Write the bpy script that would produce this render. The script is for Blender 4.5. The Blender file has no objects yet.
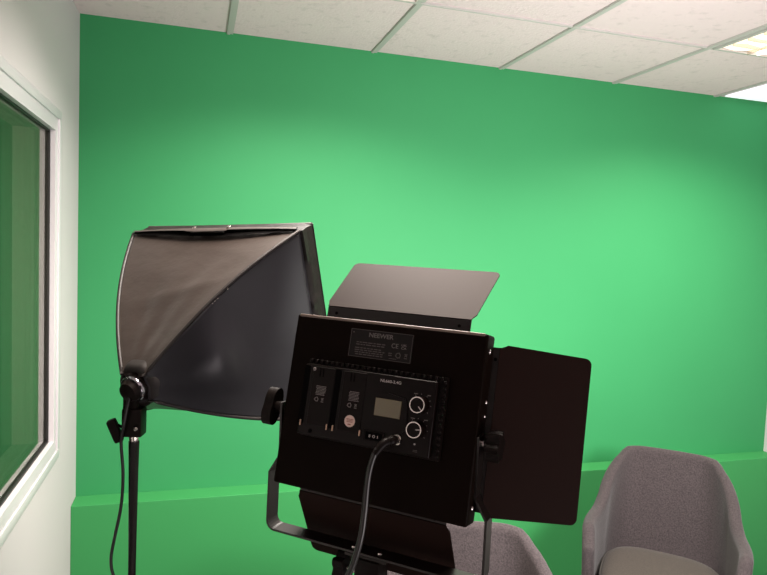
import bpy, bmesh, math, random
from mathutils import Vector, Matrix, Euler
random.seed(7)
S = bpy.context.scene
COL = S.collection
PI = math.pi

# ------------------------------------------------------------------ materials
def mat(name, col, rough=.5, metal=0., spec=.5, sheen=0., noise=None, bump=None, emit=None, estr=0., coat=0.):
    m = bpy.data.materials.new(name); m.use_nodes = True
    nt = m.node_tree; b = nt.nodes['Principled BSDF']
    b.inputs['Base Color'].default_value = (*col, 1)
    b.inputs['Roughness'].default_value = rough
    b.inputs['Metallic'].default_value = metal
    b.inputs['Specular IOR Level'].default_value = spec
    b.inputs['Sheen Weight'].default_value = sheen
    b.inputs['Coat Weight'].default_value = coat
    if emit: 
        b.inputs['Emission Color'].default_value = (*emit, 1); b.inputs['Emission Strength'].default_value = estr
    tc = nt.nodes.new('ShaderNodeTexCoord')
    if noise:                                   # (scale, second colour, low, high, detail)
        n = nt.nodes.new('ShaderNodeTexNoise'); n.inputs['Scale'].default_value = noise[0]; n.inputs['Detail'].default_value = noise[4]
        nt.links.new(tc.outputs['Object'], n.inputs['Vector'])
        r = nt.nodes.new('ShaderNodeValToRGB')
        r.color_ramp.elements[0].position = noise[2]; r.color_ramp.elements[1].position = noise[3]
        r.color_ramp.elements[0].color = (*noise[1], 1); r.color_ramp.elements[1].color = (*col, 1)
        nt.links.new(n.outputs['Fac'], r.inputs['Fac']); nt.links.new(r.outputs['Color'], b.inputs['Base Color'])
    if bump:                                    # (scale, strength, distance)
        n2 = nt.nodes.new('ShaderNodeTexNoise'); n2.inputs['Scale'].default_value = bump[0]; n2.inputs['Detail'].default_value = 4
        nt.links.new(tc.outputs['Object'], n2.inputs['Vector'])
        bp = nt.nodes.new('ShaderNodeBump'); bp.inputs['Strength'].default_value = bump[1]; bp.inputs['Distance'].default_value = bump[2]
        nt.links.new(n2.outputs['Fac'], bp.inputs['Height']); nt.links.new(bp.outputs['Normal'], b.inputs['Normal'])
    return m

GREEN = mat('chroma_green_paint', (.036, .262, .092), .62, spec=.25, noise=(2.2, (.034, .252, .088), .3, .7, 3), bump=(160, .08, .002))
GREENLOW = mat('chroma_green_paint_warm_lit', (.040, .262, .078), .6, spec=.25, bump=(160, .08, .002))  # same green paint; warm light on the ledge is put into the hue
WHITE = mat('white_wall_paint', (.57, .53, .54), .6, spec=.3, bump=(120, .05, .002))
TRIMW = mat('white_gloss_trim', (.64, .60, .63), .28, spec=.5)
TILE = mat('mineral_fibre_tile', (.77, .625, .635), .9, spec=.1, noise=(30, (.64, .52, .525), .22, .44, 9), bump=(90, .5, .004))
GRID = mat('grid_white_metal', (.50, .475, .45), .4, spec=.4)
CARPET = mat('grey_carpet', (.12, .12, .125), .95, spec=.1, noise=(300, (.07, .07, .075), .3, .7, 4))
DARKROOM = mat('dim_room_paint', (.20, .16, .12), .9, spec=.1)
GASKET = mat('black_rubber_gasket', (.018, .016, .016), .5)
BODY = mat('black_painted_metal', (.0050, .0024, .0014), .5, spec=.04, bump=(700, .05, .0004))
BODYE = mat('dark_metal_housing_rim', (.012, .008, .006), .42, spec=.4)
DOOR = mat('matte_black_sheet_metal', (.0150, .0073, .0056), .52, spec=.05, bump=(900, .08, .0003))
PLAST = mat('gloss_black_plastic', (.0044, .0022, .0016), .34, spec=.14)
PLASTM = mat('matt_black_plastic', (.0050, .0027, .0020), .45, spec=.12)
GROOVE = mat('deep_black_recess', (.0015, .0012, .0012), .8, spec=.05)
STEEL = mat('bright_steel', (.75, .70, .66), .22, metal=1)
GOLD = mat('brass_contact', (.62, .42, .30), .3, metal=1)
INKG = mat('printed_grey_ink', (.075, .062, .056), .6)
INKW = mat('printed_white_ink', (.50, .45, .43), .6)
INKM = mat('printed_light_ink', (.20, .175, .165), .6)
BADGE = mat('cream_pink_sticker', (.75, .55, .47), .5)
INKR = mat('sticker_red_print', (.38, .14, .10), .6)
LCD = mat('beige_lcd_glass', (.13, .108, .052), .14, spec=.6, coat=.5)
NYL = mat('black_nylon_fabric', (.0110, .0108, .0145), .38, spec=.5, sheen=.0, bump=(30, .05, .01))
NYLT = mat('black_nylon_fabric_lit', (.031, .022, .018), .50, spec=.3, sheen=.06, bump=(18, .2, .012))  # same nylon as the sides, with ceiling light painted into its colour
SEAM = mat('black_seam_binding', (.012, .009, .008), .6)
SILV = mat('silver_softbox_lining', (.7, .7, .7), .3, metal=.8)
CHAIRF = mat('grey_wool_upholstery', (.050, .040, .041), .95, spec=.1, sheen=.08, noise=(210, (.027, .022, .023), .32, .66, 5), bump=(260, .5, .002))
SEATF = mat('taupe_seat_upholstery', (.050, .042, .035), .95, spec=.1, sheen=.05, noise=(230, (.035, .029, .025), .32, .66, 5), bump=(260, .4, .002))
PIPE = mat('seat_piping', (.04, .035, .03), .9)
WOOD = mat('oak_leg_wood', (.42, .27, .14), .45, noise=(14, (.33, .20, .10), .35, .65, 5))
POLE = mat('black_stand_tube', (.006, .005, .005), .25, spec=.5)
RUBBER = mat('black_rubber', (.008, .008, .008), .45)
LOUV = mat('troffer_louvre_metal', (.80, .72, .62), .22, metal=.9)
TUBE = mat('lamp_tube', (1, 1, 1), .5, emit=(1, .90, .76), estr=5)
BULB = mat('white_bulb_glass', (.8, .8, .78), .2)
LEDF = mat('frosted_led_front', (.75, .73, .66), .35)
COOL = mat('bluish_white_glow_panel', (.78, .84, .88), .45, emit=(.86, .95, 1.0), estr=.75)  # emission added so this flat panel reads brighter

gl = bpy.data.materials.new('window_glass'); gl.use_nodes = True
nt = gl.node_tree; nt.nodes.clear()
o_ = nt.nodes.new('ShaderNodeOutputMaterial'); mx = nt.nodes.new('ShaderNodeMixShader'); fr = nt.nodes.new('ShaderNodeFresnel')
tr = nt.nodes.new('ShaderNodeBsdfTransparent'); gy = nt.nodes.new('ShaderNodeBsdfGlossy'); fr.inputs['IOR'].default_value = 2.3
tr.inputs['Color'].default_value = (.82, .86, .82, 1); gy.inputs['Roughness'].default_value = .015; gy.inputs['Color'].default_value = (.93, .95, .90, 1)
nt.links.new(fr.outputs[0], mx.inputs[0]); nt.links.new(tr.outputs[0], mx.inputs[1]); nt.links.new(gy.outputs[0], mx.inputs[2]); nt.links.new(mx.outputs[0], o_.inputs[0])
GLASS = gl

# ------------------------------------------------------------------ mesh helpers
def box(bm, c, s, rot=None, bev=0, seg=2):
    """box centred at c with size s, optional rotation matrix, bevel"""
    r = bmesh.ops.create_cube(bm, size=1)
    vs = r['verts']
    bmesh.ops.scale(bm, vec=s, verts=vs)
    if bev:
        es = list({e for v in vs for e in v.link_edges})
        rb = bmesh.ops.bevel(bm, geom=es, offset=bev, segments=seg, affect='EDGES', profile=.6)
        vs = list({v for f in rb['faces'] for v in f.verts} | {v for v in vs if v.is_valid})
    if rot is not None: bmesh.ops.transform(bm, matrix=rot, verts=vs)
    bmesh.ops.translate(bm, vec=c, verts=vs)
    return vs

def ngon_extrude(bm, pts, thick, M=None):
    """closed outline (list of 3D points), extruded by vector thick"""
    a = [bm.verts.new(p) for p in pts]
    f = bm.faces.new(a)
    t = Vector(thick)
    b = [bm.verts.new(Vector(p) + t) for p in pts]
    bm.faces.new(list(reversed(b)))
    n = len(a)
    for i in range(n):
        bm.faces.new([a[(i+1) % n], a[i], b[i], b[(i+1) % n]])
    if M is not None: bmesh.ops.transform(bm, matrix=M, verts=a+b)
    return a+b

def frame_from(d):
    d = d.normalized(); up = Vector((0, 0, 1)) if abs(d.z) < .9 else Vector((0, 1, 0))
    x = d.cross(up).normalized(); y = x.cross(d).normalized()
    return x, y

def tube(bm, pts, r, n=12, cap=True, flat=1.0):
    pts = [Vector(p) for p in pts]
    rings = []; px = None
    for i, p in enumerate(pts):
        d = (pts[min(i+1, len(pts)-1)] - pts[max(i-1, 0)]).normalized()
        if px is None: px, py = frame_from(d)
        else:
            px = (px - d*px.dot(d)).normalized(); py = d.cross(px)
        rr = r[i] if isinstance(r, (list, tuple)) else r
        rings.append([bm.verts.new(p + px*math.cos(2*PI*k/n)*rr + py*math.sin(2*PI*k/n)*rr*flat) for k in range(n)])
    for a, b in zip(rings, rings[1:]):
        for k in range(n): bm.faces.new([a[k], a[(k+1) % n], b[(k+1) % n], b[k]])
    if cap:
        bm.faces.new(list(reversed(rings[0]))); bm.faces.new(rings[-1])

def spline(pts, n=10):
    pts = [Vector(p) for p in pts]; out = []
    P = [pts[0]*2-pts[1]] + pts + [pts[-1]*2-pts[-2]]
    for i in range(1, len(P)-2):
        a, b, c, d = P[i-1:i+3]
        for k in range(n):
            t = k/n
            out.append(.5*((2*b)+(-a+c)*t+(2*a-5*b+4*c-d)*t*t+(-a+3*b-3*c+d)*t**3))
    out.append(pts[-1]); return out

def lathe(bm, prof, c=(0, 0, 0), axis=(0, 0, 1), n=32):
    ax = Vector(axis).normalized(); x, y = frame_from(ax); c = Vector(c)
    rings = []
    for r, h in prof:
        rings.append([bm.verts.new(c + ax*h + x*math.cos(2*PI*k/n)*r + y*math.sin(2*PI*k/n)*r) for k in range(n)])
    for a, b in zip(rings, rings[1:]):
        for k in range(n): bm.faces.new([a[k], a[(k+1) % n], b[(k+1) % n], b[k]])
    bm.faces.new(list(reversed(rings[0]))); bm.faces.new(rings[-1])

def obj(name, bm, m, parent=None, smooth=False, loc=None, rot=None, angle=40):
    bmesh.ops.recalc_face_normals(bm, faces=bm.faces)
    me = bpy.data.meshes.new(name); bm.to_mesh(me); bm.free()
    for mm in (m if isinstance(m, (list, tuple)) else [m]): me.materials.append(mm)
    if smooth:
        for p in me.polygons: p.use_smooth = True
        lim = math.radians(angle)
        bmx = bmesh.new(); bmx.from_mesh(me)
        for e in bmx.edges:
            if len(e.link_faces) == 2 and e.calc_face_angle(0) > lim: e.smooth = False
        bmx.to_mesh(me); bmx.free()
    o = bpy.data.objects.new(name, me); COL.objects.link(o)
    if parent: o.parent = parent
    if loc: o.location = loc
    if rot: o.rotation_euler = rot
    return o

def B(): return bmesh.new()
def thing(name, label, cat, loc=(0, 0, 0), rot=(0, 0, 0), group=None):
    o = bpy.data.objects.new(name, None); COL.objects.link(o); o.empty_display_size = .05
    o.location = loc; o.rotation_euler = rot; o['label'] = label; o['category'] = cat
    if group: o['group'] = group
    return o
def struct(o): o['kind'] = 'structure'; return o

def text_bm(body, width=None, height=None, cx=0, cz=0, y=0, depth=.0002, bold=0.0):
    cu = bpy.data.curves.new('lettering', 'FONT'); cu.body = body; cu.size = 1; cu.align_x = 'CENTER'; cu.align_y = 'CENTER'
    cu.offset = bold
    t = bpy.data.objects.new('lettering', cu); COL.objects.link(t)
    dg = bpy.context.evaluated_depsgraph_get()
    me = bpy.data.meshes.new_from_object(t.evaluated_get(dg))
    bpy.data.objects.remove(t); bpy.data.curves.remove(cu)
    bm = bmesh.new(); bm.from_mesh(me); bpy.data.meshes.remove(me)
    xs = [v.co.x for v in bm.verts]; ys = [v.co.y for v in bm.verts]
    w = max(xs)-min(xs); h = max(ys)-min(ys); mx_ = (max(xs)+min(xs))/2; my = (max(ys)+min(ys))/2
    sx = width/w if width else height/h; sy = height/h if height else sx
    for v in bm.verts: v.co = Vector((cx+(v.co.x-mx_)*sx, y, cz+(v.co.y-my)*sy))
    return bm
def join(bm, other):
    me = bpy.data.meshes.new('tmp'); other.to_mesh(me); other.free(); bm.from_mesh(me); bpy.data.meshes.remove(me)

# ------------------------------------------------------------------ room shell
FZ = -.09; CH = 2.42; XR = 3.44; YF = -5.0; LZ = .558; LD = .103
def slab(name, c, s, m): 
    bm = B(); box(bm, c, s); return struct(obj(name, bm, m))
slab('floor', (XR/2, YF/2, FZ-.05), (XR+.4, -YF+.4, .1), CARPET)
slab('ceiling', (XR/2, YF/2, CH+.052), (XR+.4, -YF+.4, .1), TILE)
slab('wall_back', (XR/2, .05, CH/2-.1), (XR+.3, .1, CH+.22), GREEN)
slab('wall_right', (XR+.05, YF/2, CH/2-.1), (.1, -YF+.1, CH+.22), WHITE)
slab('wall_front', (XR/2, YF-.05, CH/2-.1), (XR+.3, .1, CH+.22), mat('far_wall_grey', (.16, .15, .14), .8, spec=.1))
# ledge boxed out along the foot of the green wall
bm = B(); box(bm, (XR/2, -LD/2, (LZ+FZ)/2), (XR, LD, LZ-FZ), bev=.003, seg=2)
struct(obj('trim_1', bm, GREENLOW))
# left wall with the studio window opening
WY0, WY1, WZ0, WZ1 = -1.95, -.425, .905, 1.922       # opening
bm = B()
T = .12
def wbox(y0, y1, z0, z1): box(bm, (-T/2, (y0+y1)/2, (z0+z1)/2), (T, y1-y0, z1-z0))
wbox(YF, WY0, FZ, CH); wbox(WY1, 0, FZ, CH); wbox(WY0, WY1, FZ, WZ0); wbox(WY0, WY1, WZ1, CH)
bmesh.ops.remove_doubles(bm, verts=bm.verts, dist=1e-5)
struct(obj('wall_left', bm, WHITE))
# dim room behind the glass
bm = B()
box(bm, (-1.9, -1.2, 1.2), (.05, 4, 2.4)); box(bm, (-1, .8, 1.2), (1.8, .05, 2.4)); box(bm, (-1, -3.2, 1.2), (1.8, .05, 2.4))
box(bm, (-1.02, -1.2, -.03), (1.79, 4, .05)); box(bm, (-1.02, -1.2, 2.43), (1.79, 4, .05))
struct(obj('wall_behind_window', bm, DARKROOM))
# window
def ring(bm, y0, y1, z0, z1, w, x0, x1, bev=0):
    """rectangular frame, outer size y0..y1,z0..z1, member width w, x0..x1 deep"""
    xc = (x0+x1)/2; d = abs(x1-x0)
    box(bm, (xc, (y0+y1)/2, z1-w/2), (d, y1-y0, w), bev=bev); box(bm, (xc, (y0+y1)/2, z0+w/2), (d, y1-y0, w), bev=bev)
    box(bm, (xc, y0+w/2, (z0+z1)/2), (d, w, z1-z0-2*w+.001), bev=bev); box(bm, (xc, y1-w/2, (z0+z1)/2), (d, w, z1-z0-2*w+.001), bev=bev)
bm = B()
C0 = .068
ring(bm, WY0-C0, WY1+C0, WZ0-C0, WZ1+C0, .030, -.002, .008, bev=.004)          # outer raised bead
ring(bm, WY0-C0+.028, WY1+C0-.028, WZ0-C0+.028, WZ1+C0-.028, .042, -.002, .003, bev=.001)
win = struct(obj('window_1', bm, TRIMW, smooth=True))
bm = B(); ring(bm, WY0, WY1, WZ0, WZ1, .004, -.012, .004, bev=.001)
f = obj('window_frame', bm, TRIMW, win)
bm = B(); ring(bm, WY0, WY1, WZ0, WZ1, .009, -.019, -.012, bev=.001)
obj('gasket', bm, GASKET, win)
bm = B(); ring(bm, WY0, WY1, WZ0, WZ1, .012, -.034, -.025, bev=.001)
obj('glazing_bead', bm, mat('lilac_white_bead', (.55, .50, .56), .4), win)
def pane(x, e):
    bm = B(); v = [bm.verts.new(p) for p in ((x, WY0+e, WZ0+e), (x, WY1-e, WZ0+e), (x, WY1-e, WZ1-e), (x, WY0+e, WZ1-e))]
    bm.faces.new(v); return bm
bm = pane(-.019, .006)
obj('window_pane', bm, GLASS, win)
bm = pane(-.034, .001)
obj('window_pane', bm, GLASS, win)

# ceiling grid of T bars (bars sit just under the tiles)
G0, D1, TL = .55, .59, .60
CZ = CH+.001
bm = B()
def bar(x0, x1, y0, y1, w, flip=False):
    if flip: 
        box(bm, ((x0+x1)/2, y0, CZ-.0015), (x1-x0, w, .004)); box(bm, ((x0+x1)/2, y0, CZ+.0), (x1-x0, w*.45, .012))
    else: 
        box(bm, (x0, (y0+y1)/2, CZ-.0015), (w, y1-y0, .005)); box(bm, (x0-w*.2, (y0+y1)/2, CZ-.005), (w*.45, y1-y0, .003))
for k in range(-0, 5): bar(G0+k*TL, 0, YF, 0, .026)
for j in range(8): bar(0, XR, -D1-j*TL, 0, .017, True)
struct(obj('trim_2', bm, GRID))

def troffer(cx, cy, label, power, col, spread=150):
    t = thing('ceiling_light', label, 'ceiling light', (cx, cy, CZ), group=None)
    h = .288
    bm = B()
    ringz = lambda z0, z1, w, o: [box(bm, (sx*(o-w/2), 0, (z0+z1)/2), (w, 2*o, z1-z0)) for sx in (-1, 1)] + [box(bm, (0, sx*(o-w/2), (z0+z1)/2), (2*o-2*w, w, z1-z0)) for sx in (-1, 1)]
    ringz(-.012, -.004, .012, h); obj('frame', bm, GRID, t)
    # lamellae + cross blades
    bm = B()
    for i in range(1, 4):
        box(bm, (-h+.012+i*(2*h-.024)/4, 0, -.009), (.0016, 2*h-.03, .018))
    for i in range(1, 8):
        box(bm, (0, -h+.012+i*(2*h-.024)/8, -.009), (2*h-.03, .0016, .018))
    obj('louvre', bm, LOUV, t)
    bm = B()
    # triangulated bright reflector facets
    n = 8; st = (2*h-.03)/n; vs = {}
    for i in range(n+1):
        for j in range(n+1):
            vs[i, j] = bm.verts.new((-h+.015+i*st, -h+.015+j*st, -.002 - (.006 if (i+j) % 2 else 0)))
    for i in range(n):
        for j in range(n):
            bm.faces.new([vs[i, j], vs[i+1, j], vs[i+1, j+1]]); bm.faces.new([vs[i, j], vs[i+1, j+1], vs[i, j+1]])
    obj('reflector', bm, mat('warm_reflector', (.9, .78, .66), .35, emit=(1, .84, .70), estr=.75), t)
    bm = B()
    tube(bm, [(-.10, -h+.03, -.012), (-.10, h-.03, -.012)], .007); obj('lamp_tube', bm, TUBE, t, smooth=True)
    bm = B()
    tube(bm, [(.10, -h+.03, -.012), (.10, h-.03, -.012)], .007); obj('lamp_tube', bm, TUBE, t, smooth=True)
    l = bpy.data.lights.new('ceiling_glow', 'AREA'); l.shape = 'SQUARE'; l.size = .5; l.energy = power; l.color = col; l.spread = math.radians(spread)
    lo = bpy.data.objects.new('ceiling_glow', l); COL.objects.link(lo); lo.location = (cx, cy, CH-.03)
    return t
P_T = 34
troffer(G0+.5*TL, -D1-TL/2, 'added unseen louvred ceiling light near the green wall, towards the left wall', P_T*.9, (1, .93, .86), 145)  # added out of view to send more downlight onto wall and ledge
troffer(G0+3.5*TL, -D1-TL/2, 'square louvred ceiling light at the right edge, near the green wall', P_T*.95, (1, .92, .84), 145)
troffer(G0+.5*TL, -D1-1.5*TL-.0, 'added unseen louvred ceiling light straight above the tripod lights', P_T*.75, (1, .86, .76), 125)  # added out of view to light the flaps and softbox from above
# bluish white flat panel in the corner cell
cp = thing('ceiling_panel', 'flat bluish white ceiling panel against the green wall in the right corner', 'ceiling panel', ((G0+4*TL+XR)/2, -.30, CZ))
bm = B(); box(bm, (0, 0, -.006), (XR-G0-4*TL-.05, .53, .006), bev=.002); obj('panel_face', bm, COOL, cp)

# ------------------------------------------------------------------ LED panel light on a tripod
W, H = .255, .215
led = thing('led_panel_light', 'black square studio light with open metal flaps, seen from its control side', 'studio light',
            (.6525443, -1.9653163, 1.3921482), (-.20341, .0118, -.71524))
bm = B(); box(bm, (0, .016, 0), (W, .032, H), bev=.0035, seg=3); obj('housing', bm, BODY, led, smooth=True)
# light from above painted as a pale strip on the top edge
bm = B(); box(bm, (0, .0012, H/2-.0012), (W-.008, .0035, .0035), bev=.0012, seg=3); obj('top_edge', bm, mat('pale_lit_edge', (.16, .115, .09), .35, spec=.6), led, smooth=True)
bm = B(); box(bm, (0, .034, 0), (W-.012, .006, H-.012), bev=.002)
obj('front_frame', bm, BODYE, led)
bm = B(); box(bm, (0, .0378, 0), (W-.04, .002, H-.04)); obj('led_diffuser', bm, LEDF, led)
# little corner screws on the side walls
for z, y_, r in ((.088, .014, .0028), (-.088, .014, .0028), (.03, .022, .0022), (.014, .022, .0018)):
    bm = B(); lathe(bm, [(r, 0), (r, .0008), (r*.65, .0016)], (W/2-.0002, y_, z), (1, 0, 0), 12); obj('side_screw', bm, STEEL, led)

# control box : finned base plate + raised face
bm = B(); bx0, bx1, bz0, bz1 = -.097, .0885, -.0425, .0525
box(bm, ((bx0+bx1)/2, -.0025, (bz0+bz1)/2), (bx1-bx0, .007, bz1-bz0), bev=.002)
n = 25
for i in range(n):
    x = bx0+.006+i*(bx1-bx0-.012)/(n-1); box(bm, (x, -.0075, bz1-.0022), (.0036, .0055, .0042), bev=.0006, seg=1)
for i in range(13):
    z = bz0+.006+i*(bz1-bz0-.012)/12; box(bm, (bx1-.0022, -.0075, z), (.0042, .0055, .0036), bev=.0006, seg=1)
ctl = obj('control_housing', bm, PLASTM, led, smooth=True)
FY = -.0142                                          # rear surface of the control face
bm = B(); box(bm, ((-.0955+.079)/2, -.0085, .003), (.1745, .0115, .0865), bev=.0022, seg=3)
face = obj('control_face', bm, PLAST, led, smooth=True)
# battery slots: dark grooves beside flat battery plates
bat = bpy.data.objects
for gx, hx in ((-.0925, -.0505), (-.0487, -.0085)):
    bm = B(); box(bm, (gx+.0005, FY-.0002, .0085), (.0074, .0007, .071)); g = obj('battery_groove', bm, GROOVE, led)
    bm = B(); box(bm, ((gx+hx)/2+.0035, FY-.0006, .0085), (.0305, .0012, .071), bev=.0005, seg=1)
    p = obj('battery_plate', bm, PLASTM, led)
    for dx in (-.0022, .0022):
        bm = B(); box(bm, ((gx+hx)/2+.0005+dx, FY-.0013, .0375), (.0013, .0006, .0105)); s = obj('latch_slot', bm, GROOVE, p)
for cx, cz in ((-.0912, -.0263), (-.0542, -.0264), (-.0459, -.0262), (-.0094, -.0261)):
    bm = B(); box(bm, (cx, FY-.0012, cz), (.0018, .0022, .0070), bev=.0006, seg=2); c_ = obj('battery_contact', bm, GOLD, led)
bm = B(); lathe(bm, [(.0025, 0), (.0025, .0006)], (-.0766, FY-.0001, -.0345), (0, -1, 0), 18); obj('screw_hole', bm, GROOVE, led)
bm = B(); lathe(bm, [(.0021, 0), (.0021, .001), (.0012, .0018)], (-.0817, FY-.0008, .0405), (0, -1, 0), 18); obj('release_button', bm, INKM, led)
# printed battery text blocks, recycling marks and bins
def tiny_lines(bm, cx, cz, w, h, rows, y, gap=.45):
    for r in range(rows):
        z = cz+h/2-h*(r+.5)/rows; x = cx-w/2+random.random()*.1*w; xe = cx+w/2-random.random()*.12*w
        while x < xe:
            l = random.uniform(.05, .16)*w; l = min(l, xe-x)
            box(bm, (x+l/2, y, z), (l, .0002, h/rows*gap)); x += l+.03*w
def recycle(bm, cx, cz, r, y):
    for k in range(3):
        a0 = PI/2+k*2*PI/3
        P = [Vector((cx+r*math.cos(a0+t), 0, cz+r*math.sin(a0+t))) for t in (.15, .95, 1.75)]
        for a, b in ((P[0], P[1]), (P[1], P[2])):
            d = b-a; L = d.length; ang = math.atan2(d.z, d.x)
            box(bm, ((a.x+b.x)/2, y, (a.z+b.z)/2), (L, .0002, r*.34), rot=Matrix.Rotation(-ang, 4, 'Y'))
        d = (P[2]-P[1]).normalized(); q = Vector((-d.z, 0, d.x)); tip = P[2]+d*r*.38
        ngon_extrude(bm, [tuple(Vector((p.x, y+.0001, p.z))) for p in (P[2]+q*r*.42, tip, P[2]-q*r*.42)], (0, -.0002, 0))
def bin_mark(bm, cx, cz, s, y):
    box(bm, (cx, y, cz+s*.42), (s*.9, .0002, s*.12)); box(bm, (cx-s*.24, y, cz), (s*.1, .0002, s*.8)); box(bm, (cx+s*.24, y, cz), (s*.1, .0002, s*.8))
    for sg in (1, -1): box(bm, (cx, y, cz), (s*1.15, .0002, s*.09), rot=Matrix.Rotation(sg*.8, 4, 'Y'))
    box(bm, (cx, y, cz-s*.78), (s*.95, .0002, s*.22))
yb = FY-.0014
for cx, cz in ((-.0700, .0130), (-.0242, .0125)):
    bm = B(); tiny_lines(bm, cx+.001, cz+.0025, .0145, .012, 7, yb, .5)
    recycle(bm, cx-.0035, cz-.0085, .0024, yb); bin_mark(bm, cx+.0048, cz-.0080, .0036, yb)
    obj('printed_mark', bm, INKM, led)
bm = B(); lathe(bm, [(.0070, 0), (.0070, .0003)], (-.0243, FY-.0012, -.0145), (0, -1, 0), 32); bd = obj('round_sticker', bm, BADGE, led)
bm = B(); tiny_lines(bm, -.0243, -.0137, .0095, .0048, 3, FY-.0017, .55); box(bm, (-.0243, FY-.0017, -.0183), (.004, .0002, .0014)); obj('sticker_print', bm, INKR, bd)
# title
bm = text_bm('NL660-2.4G', width=.0265, height=.0034, cx=.0214, cz=.0388, y=FY-.0002, bold=.012); obj('printed_mark', bm, INKW, led)
# sculpted bezel running round the LCD and down to the knobs
bm = B()
ngon_extrude(bm, [(-.0075, FY, -.0075), (-.0075, FY, .004), (.0005, FY, .0215), (.020, FY, .0255), (.044, FY, .0215), (.047, FY, .010), (.049, FY, -.012), (.041, FY, -.0195), (.034, FY, -.0075)], (0, -.0014, 0))
bz = obj('lcd_bezel', bm, PLAST, led)
bm = B(); box(bm, (.0225, FY-.0018, .0078), (.0335, .0014, .0205), bev=.0005, seg=1); obj('lcd_screen', bm, LCD, bz)
# knobs
for nme, kx, kz, ang in (('k', .0618, .0178, -.75), ('k', .0615, -.0102, .15)):
    bm = B(); lathe(bm, [(.0098, 0), (.0098, .003), (.0090, .010), (.0082, .0118), (.0, .0118)][:4], (kx, FY+.0005, kz), (0, -1, 0), 36)
    k_ = obj('dimmer_knob', bm, PLAST, led, smooth=True)
    bm = B()
    n = 40
    for i in range(n):
        a, b = 2*PI*i/n, 2*PI*(i+1)/n
        q = [(kx+r*math.cos(t), FY-.0115, kz+r*math.sin(t)) for r, t in ((.0080, a), (.0092, a), (.0092, b), (.0080, b))]
        q = [bm.verts.new(v) for v in q]; bm.faces.new(q)
    bmesh.ops.remove_doubles(bm, verts=bm.verts, dist=1e-6)
    r_ = bmesh.ops.extrude_face_region(bm, geom=bm.faces[:]); bmesh.ops.translate(bm, vec=(0, -.0009, 0), verts=[v for v in r_['geom'] if isinstance(v, bmesh.types.BMVert)])
    obj('knob_ring', bm, STEEL, k_, smooth=True)
    bm = B(); d = Vector((math.cos(ang), 0, math.sin(ang)))
    box(bm, (kx+d.x*.0052, FY-.0119, kz+d.z*.0052), (.0055, .0008, .0011), rot=Matrix.Rotation(-ang, 4, 'Y'))
    obj('knob_pointer', bm, INKW, k_)
    bm = B()
    for t in (-.7, 0, .5, 1.0, 1.6, 2.2, 2.9, 3.7):
        box(bm, (kx+.0122*math.cos(t), FY-.0002, kz+.0122*math.sin(t)), (.0012, .0003, .0007), rot=Matrix.Rotation(-t, 4, 'Y'))
    tiny_lines(bm, kx-.007, kz+.0117, .005, .0016, 1, FY-.0002, .6); tiny_lines(bm, kx+.009, kz+.0117, .005, .0016, 1, FY-.0002, .6)
    obj('printed_mark', bm, INKM, led)
# rocker switch
bm = B(); box(bm, (.0093, FY-.0008, -.0268), (.0275, .0018, .0125), bev=.0006, seg=1); sw = obj('rocker_switch', bm, PLASTM, led)
bm = B(); box(bm, (.0093, FY-.0022, -.0268), (.0215, .0016, .0088), bev=.0006, seg=1); obj('rocker', bm, GROOVE, sw)
bm = text_bm('II  O  I', width=.0115, height=.0034, cx=.0096, cz=-.0268, y=FY-.0032, bold=.02); obj('switch_lettering', bm, INKW, sw)
bm = B(); lathe(bm, [(.0011, 0), (.0011, .0006)], (.0605, FY, -.0270), (0, -1, 0), 14); obj('indicator_light', bm, INKW, led)
bm = text_bm('ON', height=.002, cx=.0600, cz=-.0345, y=FY-.0002)
bm.free(); bm = B(); tiny_lines(bm, .062, -.0345, .006, .003, 2, FY-.0002, .5); obj('printed_mark', bm, INKG, led)
bm = B(); lathe(bm, [(.0052, 0), (.0052, .0015), (.0046, .0022), (.0046, .006)], (.0388, FY+.0005, -.0258), (0, -1, 0), 24); obj('power_socket', bm, STEEL, led, smooth=True)
# rating label
bm = B(); box(bm, (-.0045, -.0004, .0797), (.0845, .0006, .0345)); lb = obj('rating_label', bm, mat('dark_label', (.0055, .0034, .0028), .45, spec=.2), led)
bm = B()
for x0, x1, z0, z1 in ((-.0460, .0370, .0962, .0967), (-.0460, .0370, .0627, .0632), (-.0460, -.0455, .0632, .0962), (.0365, .0370, .0632, .0962)):
    box(bm, ((x0+x1)/2, -.0009, (z0+z1)/2), (x1-x0, .0002, z1-z0))
tiny_lines(bm, -.0185, .0795, .043, .0055, 2, -.0009, .42)
tiny_lines(bm, -.0185, .0700, .043, .0105, 4, -.0009, .42)
recycle(bm, .0205, .0702, .0030, -.0009); bin_mark(bm, .0305, .0710, .0042, -.0009)
tiny_lines(bm, .010, .0705, .005, .005, 2, -.0009, .5); lathe(bm, [(.0009, 0), (.0009, .0002)], (-.0425, -.0008, .0925), (0, -1, 0), 10)
tiny_lines(bm, .014, .0655, .012, .0016, 1, -.0009, .5)
obj('label_print', bm, INKG, lb)
bm = text_bm('NEEWER', width=.0330, height=.0055, cx=-.0045, cz=.0910, y=-.0010, bold=.025); obj('label_lettering', bm, mat('label_logo_ink', (.115, .10, .092), .5), lb)
bm = text_bm('CE', width=.0090, height=.0056, cx=.0150, cz=.0812, y=-.0010); 
join(bm, text_bm('UK\nCA', width=.0070, height=.0062, cx=.0268, cz=.0812, y=-.0010, bold=.02)); obj('label_lettering', bm, mat('label_mark_ink', (.15, .13, .12), .5), lb)

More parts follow.
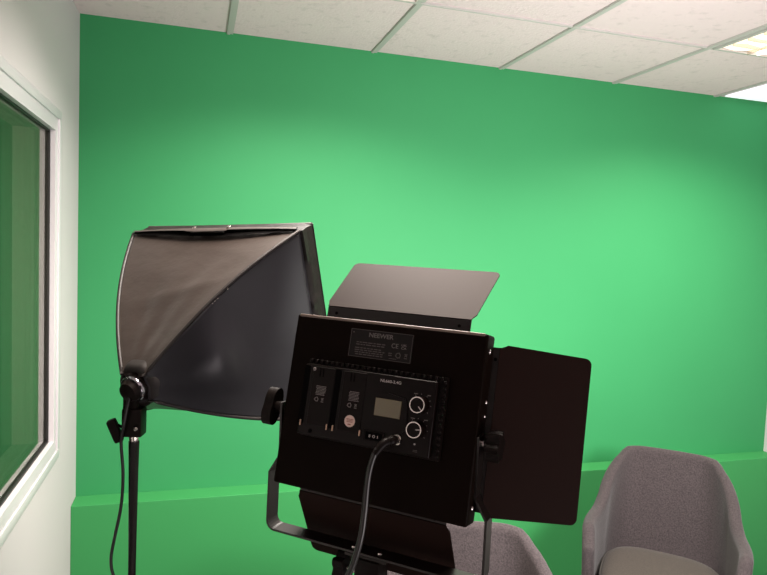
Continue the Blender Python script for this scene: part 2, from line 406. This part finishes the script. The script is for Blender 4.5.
# barn doors --------------------------------------------------------
def door_outline(wb, wt, L):
    """outline in (s, t); t=0 is the fold line"""
    r = .008; k = wb/2-.003
    pts = [(-k, 0), (-k-.001, .004), (-wb/2-.001, .010)]
    def arc(cx, cy, a0, a1): return [(cx+r*math.cos(a0+(a1-a0)*i/6), cy+r*math.sin(a0+(a1-a0)*i/6)) for i in range(7)]
    pts += arc(-wt/2+r, L-r, PI, PI/2) + arc(wt/2-r, L-r, PI/2, 0)
    pts += [(wb/2+.001, .010), (k+.001, .004), (k, 0)]
    return pts
def barn_door(side, L, phi, wb, wt, y0, e0):
    half = {'top': H/2, 'bot': H/2, 'right': W/2, 'left': W/2}[side]
    def P(s, out, y):
        if side in ('top', 'bot'): s -= .003
        o = half+out
        return {'top': (s, y, o), 'bot': (s, y, -o), 'right': (o, y, s), 'left': (-o, y, s)}[side]
    bm = B()
    pts = door_outline(wb, wt, L); c, s_ = math.cos(phi), math.sin(phi)
    base = [P(a, e0+t*s_, y0+t*c) for a, t in pts]
    th = .0014
    off = Vector(P(0, c*th, -s_*th))-Vector(P(0, 0, 0))
    ngon_extrude(bm, base, off)
    d = obj('barn_door', bm, DOOR, led)
    # hinge strip
    k = wb/2-.003; bm = B()
    ngon_extrude(bm, [P(-k, -.004, y0-.001), P(k, -.004, y0-.001), P(k, e0+.0008, y0), P(-k, e0+.0008, y0)], Vector(P(0, 0, .0014))-Vector(P(0, 0, 0)))
    h = obj('hinge_strip', bm, BODYE, d)
    for s in (-k+.014, k-.014):
        bm = B(); cc = Vector(P(s, (e0)*.5, y0-.0012)); lathe(bm, [(.002, 0), (.002, .0006)], cc, (0, -1, 0), 12); obj('rivet', bm, GROOVE, d)
barn_door('top', .1079, .7451, .2040, .2160, .0322, .0165)
barn_door('bot', .1122, .9066, .2043, .2085, .0275, .0082)
barn_door('right', .1125, 1.0609, .1960, .1930, .0325, .0065)
barn_door('left', .1120, .12, .1931, .1892, .0345, .0040)

# U bracket hanging plumb from the side pivots ------------------------
br = bpy.data.objects.new('bracket_pivot', None)
bpy.data.objects.remove(br)
M_b = Matrix.Translation((-.0025, .015, -.016)) @ Matrix.Rotation(.2034, 4, 'X')
bm = B()
prof = [(-.1325, .010), (-.1325, -.060), (-.1470, -.084), (-.1475, -.150)]
cr = .012
prof += [(-.1475+cr*(1-math.cos(a)), -.150-cr*math.sin(a)) for a in (.4, .8, 1.2, PI/2)]
prof = prof + [(-x, z) for x, z in reversed(prof)]
th = .0028; wd = .0115
nrm = []
for i, p in enumerate(prof):
    a = Vector(prof[max(i-1, 0)]); b = Vector(prof[min(i+1, len(prof)-1)]); d = (b-a).normalized(); nrm.append(Vector((-d.y, d.x)))
R4 = []
for p, nn in zip(prof, nrm):
    q = Vector(p); a = q; b = q+nn*th
    R4.append([bm.verts.new((a.x, -wd, a.y)), bm.verts.new((a.x, wd, a.y)), bm.verts.new((b.x, wd, b.y)), bm.verts.new((b.x, -wd, b.y))])
for a, b in zip(R4, R4[1:]):
    for k in range(4): bm.faces.new([a[k], a[(k+1) % 4], b[(k+1) % 4], b[k]])
bm.faces.new(R4[0][::-1]); bm.faces.new(R4[-1])
bkt = obj('bracket', bm, mat('satin_black_bracket', (.009, .006, .005), .32, spec=.5), led)
bkt.matrix_local = M_b
for sx in (-.0215, .0145):
    bm = B(); lathe(bm, [(.0034, 0), (.0034, .001), (.0024, .0024), (.0008, .003)], (sx, -.002, -.1592), (0, 0, 1), 18); obj('bracket_screw', bm, STEEL, bkt, smooth=True)
def star_knob(sx):
    bm = B(); pts = []
    for i in range(48):
        a = 2*PI*i/48; r = .0155+.0030*math.cos(6*a); pts.append((0, r*math.cos(a), r*math.sin(a)))
    x0 = sx*.1405
    ngon_extrude(bm, [(x0, p[1], p[2]) for p in pts], (sx*.0145, 0, 0))
    lathe(bm, [(.008, 0), (.0085, .004)], (sx*.1365, 0, 0), (sx, 0, 0), 20)
    bmesh.ops.bevel(bm, geom=[e for e in bm.edges if len(e.link_faces) == 2 and e.calc_face_angle(0) > 1.2 and e.calc_length() < .01], offset=.001, segments=2, affect='EDGES')
    k = obj('tilt_knob', bm, PLASTM, bkt, smooth=True, angle=35)
    bm = B(); lathe(bm, [(.0036, 0), (.0036, .013)], (sx*.1275, 0, 0), (sx, 0, 0), 16); obj('pivot_bolt', bm, STEEL, k)
star_knob(1)
# left knob is a flat wing shape
bm = B()
pts = []
for i in range(40):
    a = 2*PI*i/40; r = .0135+.0085*abs(math.cos(a))**1.5; pts.append((r*math.cos(a), r*.95*math.sin(a)*.75))
ca, sa = math.cos(1.15), math.sin(1.15)
ngon_extrude(bm, [(-.1455, 1.12*(ca*u-sa*v), 1.12*(sa*u+ca*v)) for u, v in pts], (-.0135, 0, 0))
bmesh.ops.bevel(bm, geom=[e for e in bm.edges if len(e.link_faces) == 2 and e.calc_face_angle(0) > 1.2], offset=.002, segments=3, affect='EDGES')
lathe(bm, [(.008, 0), (.007, .011)], (-.1355, 0, 0), (-1, 0, 0), 20)
k = obj('tilt_knob', bm, PLASTM, bkt, smooth=True, angle=35)
bm = B(); lathe(bm, [(.0036, 0), (.0036, .013)], (-.1275, 0, 0), (-1, 0, 0), 16); obj('pivot_bolt', bm, STEEL, k)

def drop(t):
    t.location.z = FZ
    for o in COL.objects:
        if o.parent == t: o.location.z -= FZ
# light stands ------------------------------------------------------
def stand(label, x, y, ztop, r1, rot, headfn):
    t = thing('light_stand', label, 'light stand', (x, y, 0), (0, 0, rot))
    bm = B(); tube(bm, [(0, 0, .12), (0, 0, ztop*.55)], r1*1.3, 20); obj('lower_tube', bm, POLE, t, smooth=True)
    bm = B(); tube(bm, [(0, 0, ztop*.55), (0, 0, ztop)], r1, 20); obj('pole', bm, POLE, t, smooth=True)
    bm = B(); lathe(bm, [(r1*1.6, -.02), (r1*1.7, 0), (r1*1.6, .02)], (0, 0, ztop*.55), (0, 0, 1), 20); obj('collar', bm, PLASTM, t, smooth=True)
    bm = B(); lathe(bm, [(r1*1.8, -.03), (r1*1.8, .03)], (0, 0, .50), (0, 0, 1), 20); obj('spreader_collar', bm, PLASTM, t, smooth=True)
    for k in range(3):
        a = k*2*PI/3+PI/3; c, s = math.cos(a), math.sin(a)
        bm = B(); tube(bm, [(c*.02, s*.02, .50), (c*.40, s*.40, FZ+.012)], .008, 12); l = obj('leg', bm, POLE, t, smooth=True)
        bm = B(); lathe(bm, [(.012, 0), (.012, .03)], (c*.40, s*.40, FZ), (0, 0, 1), 14); obj('rubber_foot', bm, RUBBER, l)
        bm = B(); tube(bm, [(c*.01, s*.01, .15), (c*.20, s*.20, .268)], .005, 8); obj('brace', bm, POLE, t, smooth=True)
    headfn(t)
    drop(t)
    return t
yaw = -.71524
piv = Vector((.65989, -1.95652, 1.37345)); bz_ = piv.z-.162
sp = piv + Matrix.Rotation(yaw, 3, 'Z') @ Vector((-.006, 0, 0))
def head_led(t):
    z = bz_-.0005
    bm = B(); box(bm, (0, 0, z-.002), (.056, .023, .004), bev=.001); obj('mounting_plate', bm, BODYE, t)
    bm = B(); box(bm, (.004, 0, z-.032), (.034, .030, .058), bev=.004); lathe(bm, [(.017, 0), (.017, .03)], (0, 0, z-.075), (0, 0, 1), 20); obj('stand_head', bm, PLASTM, t, smooth=True)
    bm = B(); pts = [(.0135+.003*math.cos(5*a), a) for a in [2*PI*i/40 for i in range(40)]]
    ngon_extrude(bm, [(-.030, r*1.0*math.cos(a), z-.026+r*1.25*math.sin(a)) for r, a in pts], (-.014, 0, 0))
    k = obj('clamp_knob', bm, PLASTM, t, smooth=True)
    bm = B(); lathe(bm, [(.004, 0), (.004, .016)], (-.013, 0, z-.026), (-1, 0, 0), 14); obj('knob_bolt', bm, STEEL, k)
stand('black tripod stand holding the square light with the metal flaps', sp.x, sp.y, bz_-.07, .0095, yaw, head_led)

# power cable of the LED light (plugs into the socket on its back)
ML = Matrix.Translation(led.location) @ Euler((-.20341, .0118, -.71524)).to_matrix().to_4x4()
def w_(x, y, z): return ML @ Vector((x, y, z))
cable = thing('power_cable', 'black cable plugged into the back of the square light, looping down', 'cable', tuple(w_(.0388, -.02, -.0258)))
bl = Matrix.Translation(cable.location).inverted()
cp_ = [w_(.0375, -.0200, -.0258), w_(.0355, -.027, -.0270), w_(.0305, -.035, -.031), w_(.0245, -.041, -.043), w_(.0215, -.043, -.068), w_(.0215, -.040, -.105), w_(.0195, -.036, -.135), w_(.013, -.032, -.165), w_(.004, -.028, -.195), w_(-.01, .0, -.26)]
cp_ += [Vector((cp_[-1].x-.03, cp_[-1].y-.02, .9)), Vector((cp_[-1].x-.05, cp_[-1].y, .5)), Vector((cp_[-1].x-.02, cp_[-1].y, FZ+.1)), Vector((cp_[-1].x+.1, cp_[-1].y-.1, FZ+.006)), Vector((cp_[-1].x+.5, cp_[-1].y-.5, FZ+.006))]
bm = B(); tube(bm, spline([bl @ p for p in cp_], 10), .0037, 12); obj('cord', bm, mat('gloss_black_cord', (.010, .009, .008), .28, spec=.6), cable, smooth=True)
bm = B(); tube(bm, spline([bl @ p for p in cp_[:4]], 8), [.0058]*8+[.0056, .0050, .0056, .0050, .0056, .0050, .0054, .0048]+[.0052, .0046, .0050, .0044, .0048, .0042, .0044, .0042, .0040][:9], 16); obj('plug', bm, PLASTM, cable, smooth=True)
bm = B(); a = bl @ w_(.0388, -.0150, -.0258); b = bl @ w_(.0380, -.0215, -.0258); tube(bm, [a, b], .0058, 20); obj('locking_nut', bm, STEEL, cable, smooth=True)

# ------------------------------------------------------------------ softbox
SW, SD, LIP = .400, .2969, .052
sb = thing('softbox', 'square black fabric softbox turned to the green wall, on the left stand', 'softbox', (.51245, -1.29595, 1.41371), (.28355, -.04444, -.63860))
def rib_r(t):                                  # half size of the shell at parameter t (0 apex .. 1 rim), bowed outward
    return .022 + (SW/2-.022)*(t + .30*t*(1-t)*(1+.25*(1-t)))
def ydep(t): return -SD + SD*t - .010*math.sin(PI*t)
RIBADD = {(-1, 1): (.004, -.004), (1, 1): (-.006, .010), (1, -1): (.0, .001), (-1, -1): (0, -.004)}
RIMADD = {(-1, 1): (0, 0), (1, 1): (0, 0), (1, -1): (.004, -.004), (-1, -1): (0, 0)}
def rib_pt(sx, sz, t):
    r = rib_r(t); ax, az = RIBADD[sx, sz]; b = math.sin(PI*min(1, t))*1.0; rx, rz = RIMADD[sx, sz]
    return Vector((sx*r+ax*b+rx*t, ydep(t), sz*r+az*b+rz*t))
def side_panel(c0, c1, sag, name, m, wr, hump=0):
    bm = B(); NS, NT = 40, 40; g = {}
    for j in range(NT+1):
        t = j/NT; A = rib_pt(*c0, t); Bp = rib_pt(*c1, t)
        outv = Vector((c0[0]+c1[0], 0, c0[1]+c1[1])).normalized()
        for i in range(NS+1):
            s = i/NS; p = A.lerp(Bp, s)
            p = p - outv*sag*4*s*(1-s)*math.sin(PI*min(1, t*.95+.02))
            if wr:                              # soft pull folds in the cloth
                k = math.sin(PI*s)*math.sin(PI*t)
                p = p + outv*k*wr*(math.sin(9*t+5*s)*.5+math.sin(23*s-4*t)*.25+.7*math.exp(-((t-.40-.2*s)/.05)**2)+.5*math.exp(-((t-.86+.25*(s-.4)**2)/.035)**2))
            if hump: p = p + outv*hump*(math.exp(-((t-.29)/.17)**2))*math.exp(-((s-.45)/.36)**2) - outv*.004*math.exp(-((t-.70)/.20)**2)*(4*s*(1-s))**.6
            g[i, j] = bm.verts.new(p)
    for j in range(NT):
        for i in range(NS): bm.faces.new([g[i, j], g[i+1, j], g[i+1, j+1], g[i, j+1]])
    for f_ in bm.faces: f_.normal_update()
    o = obj(name, bm, m, sb, smooth=True, angle=180)
    md = o.modifiers.new('thick', 'SOLIDIFY'); md.thickness = .0012; md.offset = 0
    return o
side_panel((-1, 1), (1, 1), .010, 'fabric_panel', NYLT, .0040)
side_panel((1, 1), (1, -1), -.006, 'fabric_panel', NYL, .0008, .024)
side_panel((1, -1), (-1, -1), .006, 'fabric_panel', NYL, .002)
side_panel((-1, -1), (-1, 1), .006, 'fabric_panel', NYL, .002)
for c in ((-1, 1), (1, 1), (1, -1), (-1, -1)):
    bm = B(); pts = [rib_pt(*c, t/30)*1.0 for t in range(31)]
    pts = [p + Vector((c[0], 0, c[1])).normalized()*.0012 for p in pts]
    tube(bm, pts, .0034, 10); obj('seam', bm, SEAM, sb, smooth=True)
# stitched white dots beside the visible seam (bar tacks)
for t in (.405, .420, .437, .50):
    bm = B(); p = rib_pt(1, 1, t)+Vector((1, 0, 1)).normalized()*.004+Vector((.004, -.002, -.004)); bmesh.ops.create_icosphere(bm, subdivisions=1, radius=.0012, matrix=Matrix.Translation(p))
    obj('stitch', bm, INKM, sb)
# rim lip: four flat flaps running forward and slightly outward, with a rounded hem
def rimc(sx, sz): return rib_pt(sx, sz, 1)
cs = [(-1, 1), (1, 1), (1, -1), (-1, -1)]
bm = B(); g = []
N = 28
for q in range(4):
    A = rimc(*cs[q]); Bq = rimc(*cs[(q+1) % 4])
    for i in range(N):
        s = i/N; p = A.lerp(Bq, s); ov = Vector(((cs[q][0]+cs[(q+1) % 4][0])/2, 0, (cs[q][1]+cs[(q+1) % 4][1])/2))
        cv = Vector((p.x, 0, p.z)).normalized()
        wob = .0016*math.sin(17*s*PI)*math.sin(PI*s)+(.0012*math.sin(5*s*PI))
        k0 = p - ov*.007 - Vector((0, .004, 0)); k1 = p + Vector((0, .004, 0)) + ov*(.004+wob) ; k2 = p + Vector((0, LIP*.55, 0)) + ov*(.0015+wob*.6); k3 = p + Vector((0, LIP, 0)) + ov*.003; k4 = p + Vector((0, LIP+.002, 0)) - ov*.006
        g.append([bm.verts.new(k) for k in (k0, k1, k2, k3, k4)])
n = len(g)
for i in range(n):
    a, b = g[i], g[(i+1) % n]
    for k in range(4): bm.faces.new([a[k], b[k], b[k+1], a[k+1]])
o = obj('rim_flap', bm, mat('rim_nylon', (.008, .0055, .005), .5, spec=.15, sheen=.0, bump=(35, .5, .006)), sb, smooth=True, angle=60)
md = o.modifiers.new('thick', 'SOLIDIFY'); md.thickness = .0015; md.offset = 0
bm = B(); pts = []
for q in range(4): pts += [rimc(*cs[q])+Vector((cs[q][0]*.002, LIP, cs[q][1]*.002))]
for q in range(4):
    tube(bm, [pts[q], pts[(q+1) % 4]], .0028, 10)
obj('rim_piping', bm, SEAM, sb, smooth=True)
# fold over the top edge: pocket, shaded gap laid in as black pieces, two press studs
bm = B()
A = rimc(-1, 1)+Vector((.004, .002, .003)); Bq = rimc(1, 1)+Vector((-.004, .002, .003)); NV = 40; r0 = []; r1 = []; r2 = []
for i in range(NV+1):
    s = i/NV; p = A.lerp(Bq, s); u = math.sin(PI*s); gap = 1 if .36 < s < .62 else 0
    w = .008 + .012*math.exp(-((s-.48)/.20)**2)
    r0.append(bm.verts.new(p+Vector((0, 0, .0035)))); r1.append(bm.verts.new(p+Vector((0, -w*.5, .0045+.004*u)))); r2.append(bm.verts.new(p+Vector((0, -w, .0030+.003*u*(1 if not gap else .4)))))
for i in range(NV):
    bm.faces.new([r0[i], r0[i+1], r1[i+1], r1[i]]); bm.faces.new([r1[i], r1[i+1], r2[i+1], r2[i]])
o = obj('top_pocket', bm, mat('pocket_nylon', (.03, .021, .018), .42, sheen=.05), sb, smooth=True, angle=180)
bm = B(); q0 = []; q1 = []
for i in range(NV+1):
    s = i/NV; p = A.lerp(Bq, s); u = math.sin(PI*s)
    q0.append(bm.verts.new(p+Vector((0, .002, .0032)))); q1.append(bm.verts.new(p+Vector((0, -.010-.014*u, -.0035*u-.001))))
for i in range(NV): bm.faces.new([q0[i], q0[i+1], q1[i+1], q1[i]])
obj('pocket_shade', bm, GROOVE, sb)  # black strip standing in for the shade under the fold
bm = B(); m_ = A.lerp(Bq, .50)
box(bm, m_+Vector((0, -.014, .0010)), (.080, .016, .0040), bev=.0015)
obj('pocket_opening', bm, GROOVE, sb)
for s in (.40, .61):
    bm = B(); lathe(bm, [(.0045, 0), (.0045, .001), (.002, .0022)], A.lerp(Bq, s)+Vector((0, -.006, .0085)), (0, -.3, 1), 16); obj('press_stud', bm, STEEL, sb, smooth=True)
# silver lining just inside, and the lamp
bm = B(); prev = None
for j in range(13):
    t = .06+.94*j/12; r = rib_r(t)-.012
    ringv = [bm.verts.new((sx*r, ydep(t)+.004, sz*r)) for sx, sz in cs]
    if prev:
        for k in range(4): bm.faces.new([prev[k], prev[(k+1) % 4], ringv[(k+1) % 4], ringv[k]])
    prev = ringv
obj('silver_lining', bm, SILV, sb)
bm = B(); lathe(bm, [(.014, 0), (.018, .03), (.030, .07), (.032, .10), (.026, .13), (.010, .145)], (0, -SD+.01, 0), (0, 1, 0), 24); obj('bulb', bm, BULB, sb, smooth=True)
# lamp holder behind the apex
bm = B(); lathe(bm, [(.008, -.024), (.016, -.021), (.020, -.010), (.026, .000), (.028, .012)], (0, -SD, 0), (0, 1, 0), 28); obj('lamp_holder', bm, PLASTM, sb, smooth=True)
bm = B(); lathe(bm, [(.0225, -.011), (.0240, -.008), (.0240, -.004), (.0225, -.001)], (0, -SD, 0), (0, 1, 0), 28); obj('holder_ring', bm, mat('polished_ring', (.5, .5, .55), .12, metal=1), sb, smooth=True)
# gathered cloth collar round the holder
bm = B(); nn = 48; rr = []
for j, (rad, y) in enumerate(((.026, .004), (.033, .002), (.040, .012), (.044, .030))):
    rr.append([bm.verts.new(((rad+.0014*math.sin(7*2*PI*i/nn)*(j > 0))*math.cos(2*PI*i/nn), -SD+y, (rad+.0014*math.sin(7*2*PI*i/nn)*(j > 0))*math.sin(2*PI*i/nn))) for i in range(nn)])
for a, b in zip(rr, rr[1:]):
    for i in range(nn): bm.faces.new([a[i], a[(i+1) % nn], b[(i+1) % nn], b[i]])
obj('cloth_collar', bm, SEAM, sb, smooth=True, angle=180)

PX, PY = .3440, -1.523
DZ = .008
def head_soft(t):
    bm = B(); lathe(bm, [(.0075, 0), (.0085, .004), (.0085, .008), (.0075, .018)], (0, 0, 1.234), (0, 0, 1), 22); obj('spigot', bm, STEEL, t, smooth=True)
sbst = stand('thin black stand under the softbox near the left wall', PX, PY, 1.2345, .0092, PI/3, head_soft)
# tilt bracket of the softbox (moves with it)
Ms = (Matrix.Translation(sb.location) @ sb.rotation_euler.to_matrix().to_4x4()).inverted()
def put(bm, name, m, smooth=True, parent=sb):
    bmesh.ops.transform(bm, matrix=Ms, verts=bm.verts); return obj(name, bm, m, parent, smooth=smooth, angle=35)
rz = Matrix.Rotation(-.25, 4, 'Z')
bm = B(); box(bm, (PX, PY, 1.2700), (.034, .032, .050), rot=rz, bev=.004)
box(bm, (PX-.004, PY, 1.3030), (.026, .024, .034), rot=rz, bev=.006); br_ = put(bm, 'tilt_bracket', PLASTM)
bm = B(); lathe(bm, [(.016, -.016), (.019, -.012), (.019, .012), (.016, .016)], (PX-.004, PY+.002, 1.3240), (.25, -1, 0), 26)
lathe(bm, [(.012, -.018), (.015, -.012), (.015, .012), (.012, .018)], (PX+.006, PY+.006, 1.3080), (1, .25, 0), 22); put(bm, 'tilt_joint', PLASTM)
bm = B(); lathe(bm, [(.006, 0), (.006, .018)], (PX+.006, PY-.0165, 1.2630), (.0, -1, 0), 18); bmesh.ops.scale(bm, vec=(1, .1, 1), space=Matrix.Translation((-(PX), -(PY-.0165), -1.2630)), verts=bm.verts)
put(bm, 'umbrella_hole', GROOVE)
bm = B(); lathe(bm, [(.0026, 0), (.0034, .003), (.002, .004)], (PX+.004, PY-.0165, 1.2610), (.0, -1, 0), 18); put(bm, 'bracket_screw', STEEL)
bm = B(); tube(bm, [(PX-.014, PY, 1.2600), (PX-.026, PY, 1.2620)], .005, 12)
a_ = .38
box(bm, (PX-.030, PY-.004, 1.2555), (.0165, .016, .042), rot=Matrix.Rotation(-a_, 4, 'Y'), bev=.005, seg=3)
put(bm, 'clamp_knob', PLASTM)
bm = B(); box(bm, (PX-.012, PY+.012, 1.3300), (.020, .02, .026), rot=rz, bev=.006); put(bm, 'rear_cap', PLASTM)

# cable of the softbox lamp
sc_ = thing('lamp_cable', 'thin black cable hanging down beside the left stand', 'cable', (PX-.021, PY-.01, 1.24))
pts = [(PX-.006, PY-.020, 1.322), (PX-.010, PY-.024, 1.30), (PX-.015, PY-.023, 1.27), (PX-.0195, PY-.012, 1.235), (PX-.0165, PY-.006, 1.18), (PX-.0195, PY, 1.12), (PX-.030, PY, 1.06), (PX-.0345, PY, 1.03), (PX-.033, PY, 1.005), (PX-.024, PY, .975), (PX-.018, PY, .93), (PX-.03, PY+.01, .7), (PX-.03, PY+.01, .3), (PX-.1, PY-.05, FZ+.02), (PX-.25, PY-.3, FZ+.006), (.03, PY-.8, FZ+.006)]
bm = B(); tube(bm, spline([Vector(p)-sc_.location for p in pts], 8), .0027, 10); obj('cord', bm, RUBBER, sc_, smooth=True)

# ------------------------------------------------------------------ tub chairs
def smooth01(x): x = max(0, min(1, x)); return x*x*(3-2*x)
def make_chair(label, loc, rz):
    t = thing('tub_chair', label, 'chair', loc, (0, 0, rz), 'grey upholstered tub chairs')
    # plan line of the shell, from the left arm front round the back to the right arm front
    a, yb_, yf, rc = .232, .215, -.170, .135
    path = []
    for k in range(13): path.append((-a-.012*math.sin(PI*k/12), yf+(yb_-rc-yf)*k/12))
    for k in range(1, 15): th = PI-k*(PI/2)/14; path.append((-a+rc+rc*math.cos(th), yb_-rc+rc*math.sin(th)))
    for k in range(1, 8): path.append((-a+rc+(2*a-2*rc)*k/16, yb_))
    path.append((0, yb_))
    path = path + [(-x, y) for x, y in reversed(path[:-1])]
    n = len(path)
    acc = [0]
    for p, q in zip(path, path[1:]): acc.append(acc[-1]+math.dist(p, q))
    Lh = acc[-1]/2
    def topz(d):                                # d = distance from the middle of the back along the shell
        if d < .172: return .792-.004*(d/.172)**2
        if d < .195: return .788-.022*((d-.172)/.023)**2
        u = (d-.195)/(Lh-.195)
        if u < .45: q = u/.45; return .766-.151*(.55*q+.45*smooth01(q))
        return .615-.015*((u-.45)/.55)
    bm = B(); NZ = 16; HT = .022
    outer = []; inner = []
    for i, (x, y) in enumerate(path):
        p0 = Vector(path[max(i-1, 0)]); p1 = Vector(path[min(i+1, n-1)]); d = (p1-p0).normalized(); nr = Vector((-d.y, d.x))
        if nr.dot(Vector((x, y-.0))) < 0 and i: nr = nr
        nr = Vector((-d.y, d.x))                # left of travel: outward
        dist = abs(acc[i]-Lh); tz = topz(dist)
        u = max(0, (dist-.195)/(Lh-.195)); back = 1-smooth01((dist-.12)/.30)
        fr_ = smooth01((u-.86)/.14)
        backw = 1-smooth01((dist-.30)/.20); sidew = 1-smooth01((u-.30)/.45)
        tz -= .05*fr_**2
        z0 = .30
        col_o = []; col_i = []
        for j in range(NZ+1):
            v = j/NZ; z = z0+(tz-z0)*v
            lean = (.118*back+.018*(1-back))*max(0, (z-.36)/.44)**1.25 - .05*max(0, 1-v/.35)**2
            # rounded top edge
            thick = HT*(1-.0*v)
            k = 1.0
            c = Vector((x*(1-.05*max(0, (z-.50)/.28)*sidew), y))+nr*lean*(1-backw)+Vector((0, lean*backw))
            col_o.append(bm.verts.new((c.x+nr.x*thick, c.y+nr.y*thick, z))); col_i.append(bm.verts.new((c.x-nr.x*thick, c.y-nr.y*thick, z)))
        # top cap arc
        cap = []
        lean = (.118*back+.018*(1-back))*max(0, (tz-.36)/.44)**1.25; c = Vector((x*(1-.05*max(0, (tz-.50)/.28)*sidew), y))+nr*lean*(1-backw)+Vector((0, lean*backw))
        for q in range(1, 8):
            th = PI*q/8; cap.append(bm.verts.new((c.x+nr.x*HT*math.cos(th), c.y+nr.y*HT*math.cos(th), tz+.022*math.sin(th))))
        outer.append(col_o+cap+list(reversed(col_i)))
    m = len(outer[0])
    for A_, B_ in zip(outer, outer[1:]):
        for k in range(m-1): bm.faces.new([A_[k], A_[k+1], B_[k+1], B_[k]])
        bm.faces.new([A_[m-1], A_[0], B_[0], B_[m-1]])
    # rounded arm fronts: bulge cap
    for ringv, sgn in ((outer[0], -1), (outer[-1], -1)):
        cen = sum((v.co for v in ringv), Vector())/m
        prev = ringv
        for q, (k, dy) in enumerate(((.86, -.014), (.5, -.022))):
            new = []
            for v in prev if q == 0 else ringv:
                new.append(bm.verts.new(Vector((cen.x+(v.co.x-cen.x)*k, v.co.y+dy, cen.z+(v.co.z-cen.z)*(1-(1-k)*.10)))))
            for k2 in range(m): bm.faces.new([prev[k2], prev[(k2+1) % m], new[(k2+1) % m], new[k2]])
            prev = new
        bm.faces.new(prev)
    obj('shell', bm, CHAIRF, t, smooth=True, angle=70)
    # base pan under seat
    bm = B(); box(bm, (0, .005, .335), (.41, .37, .07), bev=.03, seg=3); obj('seat_base', bm, CHAIRF, t, smooth=True)
    # seat cushion (superellipse, crowned)
    bm = B(); NN, NR = 64, 12; ringsv = []
    def se(th, ax, by, e=3.2):
        c, s = math.cos(th), math.sin(th); return (ax*math.copysign(abs(c)**(2/e), c), by*math.copysign(abs(s)**(2/e), s))
    prof = [(.97, .360), (1.0, .375), (1.0, .428), (.985, .442), (.95, .451), (.85, .459), (.65, .466), (.4, .470), (.15, .472)]
    for k, z in prof:
        ringsv.append([bm.verts.new((*[q*k for q in se(2*PI*i/NN, .206, .208)], z)) for i in range(NN)])
    for r_ in ringsv:
        for v in r_: v.co.y -= .02
    for A_, B_ in zip(ringsv, ringsv[1:]):
        for i in range(NN): bm.faces.new([A_[i], A_[(i+1) % NN], B_[(i+1) % NN], B_[i]])
    bm.faces.new(ringsv[0][::-1]); bm.faces.new(ringsv[-1])
    cu = obj('seat_cushion', bm, SEATF, t, smooth=True, angle=80)
    bm = B(); pts = [Vector((*[q*.993 for q in se(2*PI*i/64, .206, .208)], .438))+Vector((0, -.02, 0)) for i in range(65)]; tube(bm, pts, .004, 8, cap=False); obj('piping', bm, PIPE, cu, smooth=True)
    for sx in (-1, 1):
        for sy in (-1, 1):
            bm = B(); tube(bm, [(sx*.15, sy*.14, .31), (sx*.215, sy*.20, FZ)], [.017, .010], 14); obj('leg', bm, WOOD, t, smooth=True)
    drop(t)
    return t
c1 = make_chair('grey tub armchair at the lower right, in front of the green ledge', (2.083, -.838, 0), math.radians(-42))
c2 = make_chair('grey tub armchair half hidden behind the tripod light with flaps', (1.10, -1.372, 0), math.radians(-16))

# ------------------------------------------------------------------ lights and camera
def area(name, loc, target, size, power, col, spread=180):
    l = bpy.data.lights.new(name, 'AREA'); l.shape = 'SQUARE'; l.size = size; l.energy = power; l.color = col; l.spread = math.radians(spread)
    o = bpy.data.objects.new(name, l); COL.objects.link(o); o.location = loc
    o.rotation_euler = (Vector(target)-Vector(loc)).to_track_quat('-Z', 'Y').to_euler(); return o
area('key_light', (1.60, -1.92, 1.38), (1.92, 0, 1.22), .26, 38, (1, .98, .96), 150)
#area('room_fill', (1.9, -4.8, 1.5), (1.6, 0, 1.3), 1.6, 3, (.90, .95, 1), 170)
area('added_window_fill', (-.55, -1.6, 1.45), (-.40, -.3, 1.40), .3, 2.6, (1, .86, .60), 150)  # added lamp, brightens what shows through the window glass
area('added_ceiling_fill', (1.9, -3.6, .7), (1.7, -2.4, 2.42), 1.6, 27, (1, .885, .90), 145)  # added unseen uplight that lifts the ceiling and white walls
wd_ = bpy.data.worlds.new('dim_world'); wd_.use_nodes = True; S.world = wd_
wd_.node_tree.nodes['Background'].inputs[0].default_value = (.8, .9, 1, 1); wd_.node_tree.nodes['Background'].inputs[1].default_value = .02

cam = bpy.data.cameras.new('camera'); co = bpy.data.objects.new('camera', cam); COL.objects.link(co)
cam.sensor_width = 36; cam.lens = 635.634/767*36; cam.clip_start = .02
yw, pt, rl = -.28588183686612123, -.06401015569253017, .03992952973278801
f_ = Vector((-math.sin(yw)*math.cos(pt), math.cos(yw)*math.cos(pt), math.sin(pt))); r0_ = Vector((math.cos(yw), math.sin(yw), 0)); u0_ = r0_.cross(f_)
r_v = math.cos(rl)*r0_+math.sin(rl)*u0_; u_v = -math.sin(rl)*r0_+math.cos(rl)*u0_
M = Matrix((r_v, u_v, -f_)).transposed().to_4x4(); M.translation = (.44433, -2.68873, 1.59047)
co.matrix_world = M
S.camera = co
S.view_settings.view_transform = 'Standard'
S.view_settings.look = 'None'
S.view_settings.exposure = 0
